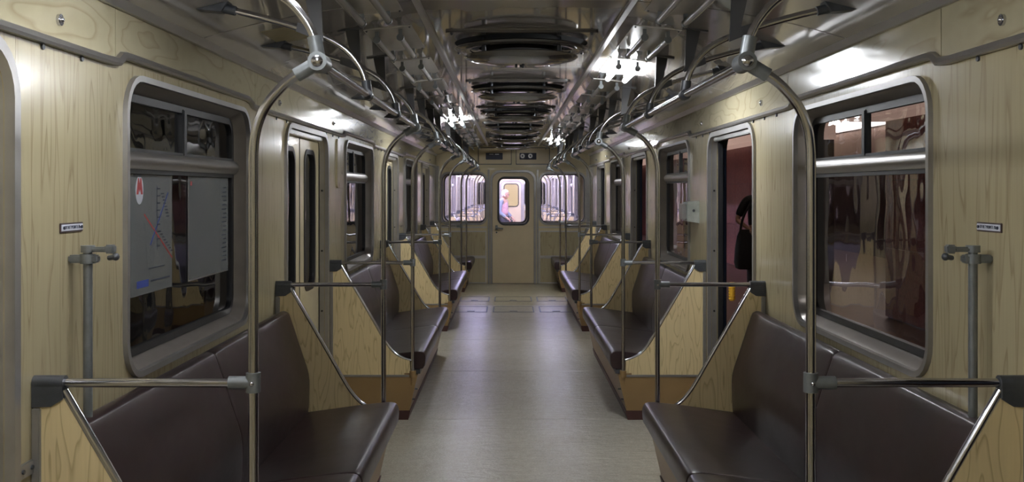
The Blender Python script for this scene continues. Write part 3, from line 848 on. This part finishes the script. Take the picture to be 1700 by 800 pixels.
h = tag(MB().box(8.6, 8.8, 4, 46, -.02, 2.35).build('trim_6', 'brown', off=(8.6, 16, 0)), kind='structure')
MB().box(8.5, 8.8, 4, 46, 2.35, 3.6).build('plaster_frieze', 'pink', h, (8.6, 16, 0))
hl = empty('hall_lamp', (8.42, 24, 3.05), 'long lit lamp strip high in the hall beyond the platform arch', 'lamp')
MB().box(8.36, 8.46, 14, 34, 3.05, 3.25, .02).build('diffuser', 'hall_lamp', hl, (8.42, 24, 3.05))
MB().box(8.46, 8.5, 13.9, 34.1, 3.03, 3.27).build('housing', 'alu', hl, (8.42, 24, 3.05))
tag(MB().box(1.4, 9, -4, 46, 4.2, 4.3).build('trim_7', 'pink', off=(4, 16, 4.2)), kind='structure')
for k, (x, y) in enumerate([(3.0, 8.0), (3.0, 13.5), (3.0, 19.0), (3.0, 25.0), (7.2, 14.5), (7.2, 20.5), (7.2, 26)]):
    z = 3.6 if x < 5 else 3.55
    root = empty('platform_lamp', (x, y, z), 'long lit lamp outside the right windows, %s over the %s' % (NTH[k if k < 4 else k-4], 'platform' if k < 4 else 'hall beyond the arch'), 'lamp', 'platform lamps outside the right windows')
    MB().box(x-.09, x+.09, y-.7, y+.7, z-.05, z, .02).build('diffuser', 'platform_lamp', root, (x, y, z))
    MB().box(x-.11, x+.11, y-.75, y+.75, z, z+.06, .01).build('housing', 'alu', root, (x, y, z))
    for e in (-.5, .5): MB().tube([(x, y+e, z+.05), (x, y+e, 4.2)], .008, 6).build('stem', 'alu', root, (x, y, z))

# ------------------------------------------------------------------ the neighbouring car
def tidy(o, label=None, group=None):
    sd = 'left' if o.location.x < 0 else 'right'; key = (group, sd); COUNT[key] = COUNT.get(key, 0)+1
    o['label'] = label % (NTH[COUNT[key]-1], sd); o['group'] = group
    return o
COUNT = {}
nf = tag(MB().box(-1.46, 1.46, Y0+NEXT, Y1+NEXT+.1, -.12, 0).build('floor', 'floor', off=(0, NEXT, 0)), kind='structure')
ceiling(NEXT)
for s in (-1, 1):
    copy_tree(walls[s], dy=NEXT)
nn = 20
for o in wins: c = copy_tree(o, dy=NEXT); c.name = 'window_%d' % nn; nn += 1
for o in doors: c = copy_tree(o, dy=NEXT); c.name = 'door_%d' % nn; nn += 1
c = copy_tree(wall_far, dy=NEXT); c.name = 'wall_end'
for o in extra: c = copy_tree(o, dy=NEXT); c.name = o.name.split('_')[0]+'_%d' % nn; nn += 1
c = copy_tree(wall_far); c.rotation_euler.z = math.pi; c.location.y = Y0+NEXT; c.name = 'wall_back'
for o in extra:
    c = copy_tree(o); c.rotation_euler.z = math.pi; c.location.y = Y0+NEXT; c.name = o.name.split('_')[0]+'_%d' % nn; nn += 1
for key, o in benches.items():
    tidy(copy_tree(o, dy=NEXT), '%s bench along the %s wall of the bright next car', 'benches in the next car')
for s in (-1, 1):
    for z in range(1):
        o = [p for p in poles if p.location.x*s > 0][0]
        tidy(copy_tree(o, dy=18.50-o.location.y), '%s curved grab pole on the %s side of the bright next car', 'grab poles in the next car')
        o = [p for p in bars if p.location.x*s > 0][0]
        tidy(copy_tree(o, dy=18.50-o.location.y), '%s horizontal bar on the %s side of the bright next car', 'arm bars in the next car')
for o in poles: tidy(copy_tree(o, dy=NEXT), '%s curved grab pole on the %s side of the bright next car', 'grab poles in the next car')
for o in bars: tidy(copy_tree(o, dy=NEXT), '%s horizontal bar on the %s side of the bright next car', 'arm bars in the next car')
for s in (-1, 1):
    p0 = None
    for k in range(0, 16):
        y = 17.7+1.0425*k
        if p0 is None: p0 = o = lamp(s, y, 'tube_next', ''); yb = y
        else: o = copy_tree(p0, dy=y-yb)
        tidy(o, '%s lit twin-tube lamp along the %s ceiling of the bright next car', 'lamps in the next car')
nb = MB().box(-WX+.001, -WX+.03, 17.55, 18.25, 1.43, 1.82, .01).build('notice_board', 'ink_maroon', off=(-WX+.015, 17.9, 1.43))
tag(nb, 'maroon board on the next car wall at the corner of the left end window', 'board')
# added glowing panel for the warm light behind the last door's window
tag(MB().box(-.32, .32, Y1+NEXT+.041, Y1+NEXT+.05, .9, 1.8).build('lit_blind', 'warm_light', off=(0, Y1+NEXT+.045, .9)), 'added warm yellow glow panel behind the farthest door window', 'blind')

# ------------------------------------------------------------------ people
def skin_mesh(name, nodes, edges, mat, parent, off, sub=2):
    me = bpy.data.meshes.new(name); me.from_pydata([n[:3] for n in nodes], edges, [])
    o = bpy.data.objects.new(name, me); COL.objects.link(o)
    md = o.modifiers.new('skin', 'SKIN'); md.use_smooth_shade = True
    for i, nd in enumerate(nodes):
        v = me.skin_vertices[0].data[i]; r = nd[3]; v.radius = r if isinstance(r, tuple) else (r, r); v.use_root = (i == 0)
    sd = o.modifiers.new('sub', 'SUBSURF'); sd.levels = sub; sd.render_levels = sub
    bpy.context.view_layer.update()
    m2 = bpy.data.meshes.new_from_object(o.evaluated_get(bpy.context.evaluated_depsgraph_get()))
    bpy.data.objects.remove(o); bpy.data.meshes.remove(me)
    m2.name = name; m2.materials.clear(); m2.materials.append(M[mat])
    for p in m2.polygons: p.use_smooth = True
    o = bpy.data.objects.new(name, m2); COL.objects.link(o); o.parent = parent
    return o
def hand(mb_nodes, mb_edges, wrist, palm_dir, side, curl):
    """palm with five fingers appended to a skin skeleton; returns nothing"""
    w = len(mb_nodes)
    return w
def figure(root, H, arms, hand_dirs, mats):
    """local frame: faces -y; arms: per side [(shoulder),(elbow),(wrist)]"""
    k = H/1.70
    N = [(0, 0, .94*k, (.15*k, .115*k)), (0, .005, 1.12*k, (.135*k, .10*k)), (0, .01, 1.30*k, (.155*k, .11*k)), (0, .012, 1.40*k, (.11*k, .085*k)), (0, .005, 1.47*k, .052*k), (0, -.01, 1.53*k, .055*k)]
    E = [(0, 1), (1, 2), (2, 3), (3, 4), (4, 5)]
    for s in (-1, 1):
        i = len(N)
        N += [(s*.095*k, 0, .86*k, .085*k), (s*.10*k, -.01, .48*k, .056*k), (s*.10*k, .015, .10*k, .038*k), (s*.105*k, -.10*k, .035*k, (.04*k, .028*k)), (s*.108*k, -.17*k, .03*k, (.03*k, .02*k))]
        E += [(0, i), (i, i+1), (i+1, i+2), (i+2, i+3), (i+3, i+4)]
        a = len(N); sh, el, wr = arms[s]
        N += [(*sh, .052*k), (*el, .040*k), (*wr, .028*k)]
        E += [(3, a), (a, a+1), (a+1, a+2)]
        d = (Vector(wr)-Vector(el)).normalized(); up = Vector(hand_dirs[s]); lat = d.cross(up).normalized(); up = lat.cross(d)
        pm = Vector(wr)+d*.055*k
        p = len(N); N.append((*pm, (.036*k, .016*k))); E.append((a+2, p))
        for f, (o1, ln) in enumerate(((-.03, .062), (-.010, .072), (.011, .068), (.03, .054))):
            b0 = pm+d*.035*k+lat*o1*k; b1 = b0+(d*.8+up*.35).normalized()*ln*.5*k; b2 = b1+(d*.35+up*.9).normalized()*ln*.5*k
            q = len(N); N += [(*b0, .0095*k), (*b1, .0085*k), (*b2, .007*k)]; E += [(p, q), (q, q+1), (q+1, q+2)]
        t0 = Vector(wr)+d*.03*k-lat*.03*k; t1 = t0+(d*.6-lat*.5+up*.4).normalized()*.05*k
        q = len(N); N += [(*t0, .011*k), (*t1, .008*k)]; E += [(p, q), (q, q+1)]
    return N, E
def head(root, c, r, name='head', hair='whitehair', turn=0, short=True):
    """head joined to the body by the neck; local frame faces -y"""
    R = Matrix.Rotation(turn, 4, 'Z')
    m = MB(); m.sphere((0, 0, 0), r, 20, (.80, .95, 1.18))
    for v in m.bm.verts:
        if v.co.z < -.3*r and v.co.y < 0: v.co.x *= .82
    m.sphere((0, -.95*r, -.12*r), .20*r, 8, (.7, .9, 1.2))
    for s in (-1, 1): m.sphere((s*.80*r, .05*r, -.08*r), .24*r, 8, (.4, .8, 1.2))
    for v in m.bm.verts: v.co = R @ v.co + Vector(c)
    hd = m.build('head', 'skin', root)
    for s in (-1, 1):
        m = MB(); m.sphere(R @ Vector((s*.30*r, -.86*r, .08*r))+Vector(c), .10*r, 8); m.build('eye', 'ink', hd)
    m = MB(); m.sphere((0, 0, 0), .2*r, 8, (1.2, .4, .35))
    for v in m.bm.verts: v.co = R @ (v.co+Vector((0, -.84*r, -.55*r)))+Vector(c)
    m.build('mouth', 'ink_red', hd)
    m = MB(); m.sphere((0, .12*r, .20*r), 1.06*r, 18, (.88, 1.0, 1.08))
    for v in list(m.bm.verts):
        if v.co.y < -.35*r and v.co.z < .55*r or v.co.z < -.45*r: v.co = v.co*.80
    for v in m.bm.verts: v.co = R @ v.co + Vector(c)
    m.build('hair', hair, hd)
    return hd
# woman in the next car
wr_ = empty('person', (-.20, 25.0, 0), 'white-haired person in a grey-blue cardigan and pink top, looking down, behind the end door window', 'person', rz=math.radians(62))
k = 1.56/1.70
arms = {-1: ((-.17*k, .01, 1.37*k), (-.21*k, .02, 1.08*k), (-.17*k, -.18, .92*k)), 1: ((.17*k, .01, 1.37*k), (.21*k, .03, 1.08*k), (.18*k, -.16, .92*k))}
N, E = figure(wr_, 1.56, arms, {-1: (0, -.2, -1), 1: (0, -.2, -1)}, None)
skin_mesh('body', N, E, 'skin', wr_, None)
head(wr_, (0, -.05, 1.435), .098, hair='whitehair')
T = lambda g: [(0, 0, .93*k, (.165*k+g, .13*k+g)), (0, .005, 1.12*k, (.155*k+g, .12*k+g)), (0, .01, 1.30*k, (.165*k+g, .125*k+g)), (0, .012, 1.41*k, (.10*k+g, .08*k+g))]
skin_mesh('blouse', T(.004), [(0, 1), (1, 2), (2, 3)], 'pinkcloth', wr_, None)
Nc = [(0, .045, .90*k, (.165, .10)), (0, .045, 1.12*k, (.158, .10)), (0, .045, 1.30*k, (.17, .10)), (0, .035, 1.40*k, (.12, .075))]
Ec = [(0, 1), (1, 2), (2, 3)]
for s in (-1, 1):
    a = len(Nc); sh, el, w_ = arms[s]; Nc += [(*sh, .068*k), (*el, .056*k), (*[e+(w-e)*.85 for e, w in zip(el, w_)], .046*k)]; Ec += [(3, a), (a, a+1), (a+1, a+2)]
skin_mesh('cardigan', Nc, Ec, 'greycloth', wr_, None)
m = MB(); m.lathe([(.10, 1.0*k), (.165, .97*k), (.185, .85*k), (.20, .55*k), (.215, .36*k), (.20, .36*k)], (0, 0, 0), 24)
for v in m.bm.verts: v.co.y *= .82
m.build('skirt', 'darkcloth', wr_)
bagw = empty('handbag', (-.02, 24.92, .60), 'dark handbag carried by the white-haired person in the next car', 'bag')
MB().box(-.05, .05, -.14, .14, 0, .22, .03).build('bag_body', 'darkcloth', bagw)
MB().tube(catmull([(0, -.09, .21), (0, -.07, .27), (0, 0, .30), (0, .07, .27), (0, .09, .21)]), .008, 8).build('bag_handle', 'darkcloth', bagw)
# person in black on the platform
pr_ = empty('person', (3.60, 14.5, -.02), 'person in black standing on the platform, elbow and bag showing in the open right doorway', 'person', rz=math.radians(0))
arms = {-1: ((-.185, .01, 1.42), (-.31, .04, 1.13), (-.16, -.10, 1.00)), 1: ((.185, .01, 1.42), (.25, .04, 1.12), (.22, -.05, .86))}
N, E = figure(pr_, 1.74, arms, {-1: (0, 0, -1), 1: (0, -.3, -.3)}, None)
skin_mesh('body', N, E, 'skin', pr_, None)
head(pr_, (0, -.02, 1.635), .105, hair='blackcloth')
Nc = [(0, 0, .93, (.17, .135)), (0, .005, 1.14, (.16, .125)), (0, .01, 1.33, (.18, .135)), (0, .012, 1.43, (.12, .095))]; Ec = [(0, 1), (1, 2), (2, 3)]
for s in (-1, 1):
    a = len(Nc); sh, el, w_ = arms[s]; Nc += [(*sh, .075), (*[e+(w-e)*.85 for e, w in zip(sh, el)], .066)]; Ec += [(3, a), (a, a+1)]
skin_mesh('shirt', Nc, Ec, 'blackcloth', pr_, None)
Nc = [(0, 0, .95, (.165, .13)), (-.1, 0, .82, .10), (-.104, -.01, .48, .075), (-.104, .01, .10, .065), (.1, 0, .82, .10), (.104, -.01, .48, .075), (.104, .01, .10, .065)]
skin_mesh('trousers', Nc, [(0, 1), (1, 2), (2, 3), (0, 4), (4, 5), (5, 6)], 'blackcloth', pr_, None)
bg_ = empty('shoulder_bag', (3.36, 14.36, .40), 'black bag hanging at the hip of the person on the platform', 'bag')
m = MB(); m.loft([[(x*w, y*w, z) for x, y in rr(-.15, .15, -.07, .07, .06)] for z, w in ((.0, .55), (.02, .85), (.10, 1.0), (.30, .92), (.48, .72), (.58, .45))], cap0=True, cap1=True)
m.build('bag_body', 'blackcloth', bg_)
MB().tube(catmull([(-.06, 0, .55), (-.02, 0, .75), (.10, .02, .98), (.16, .12, 1.06)]), .018, 8).build('strap', 'blackcloth', bg_)
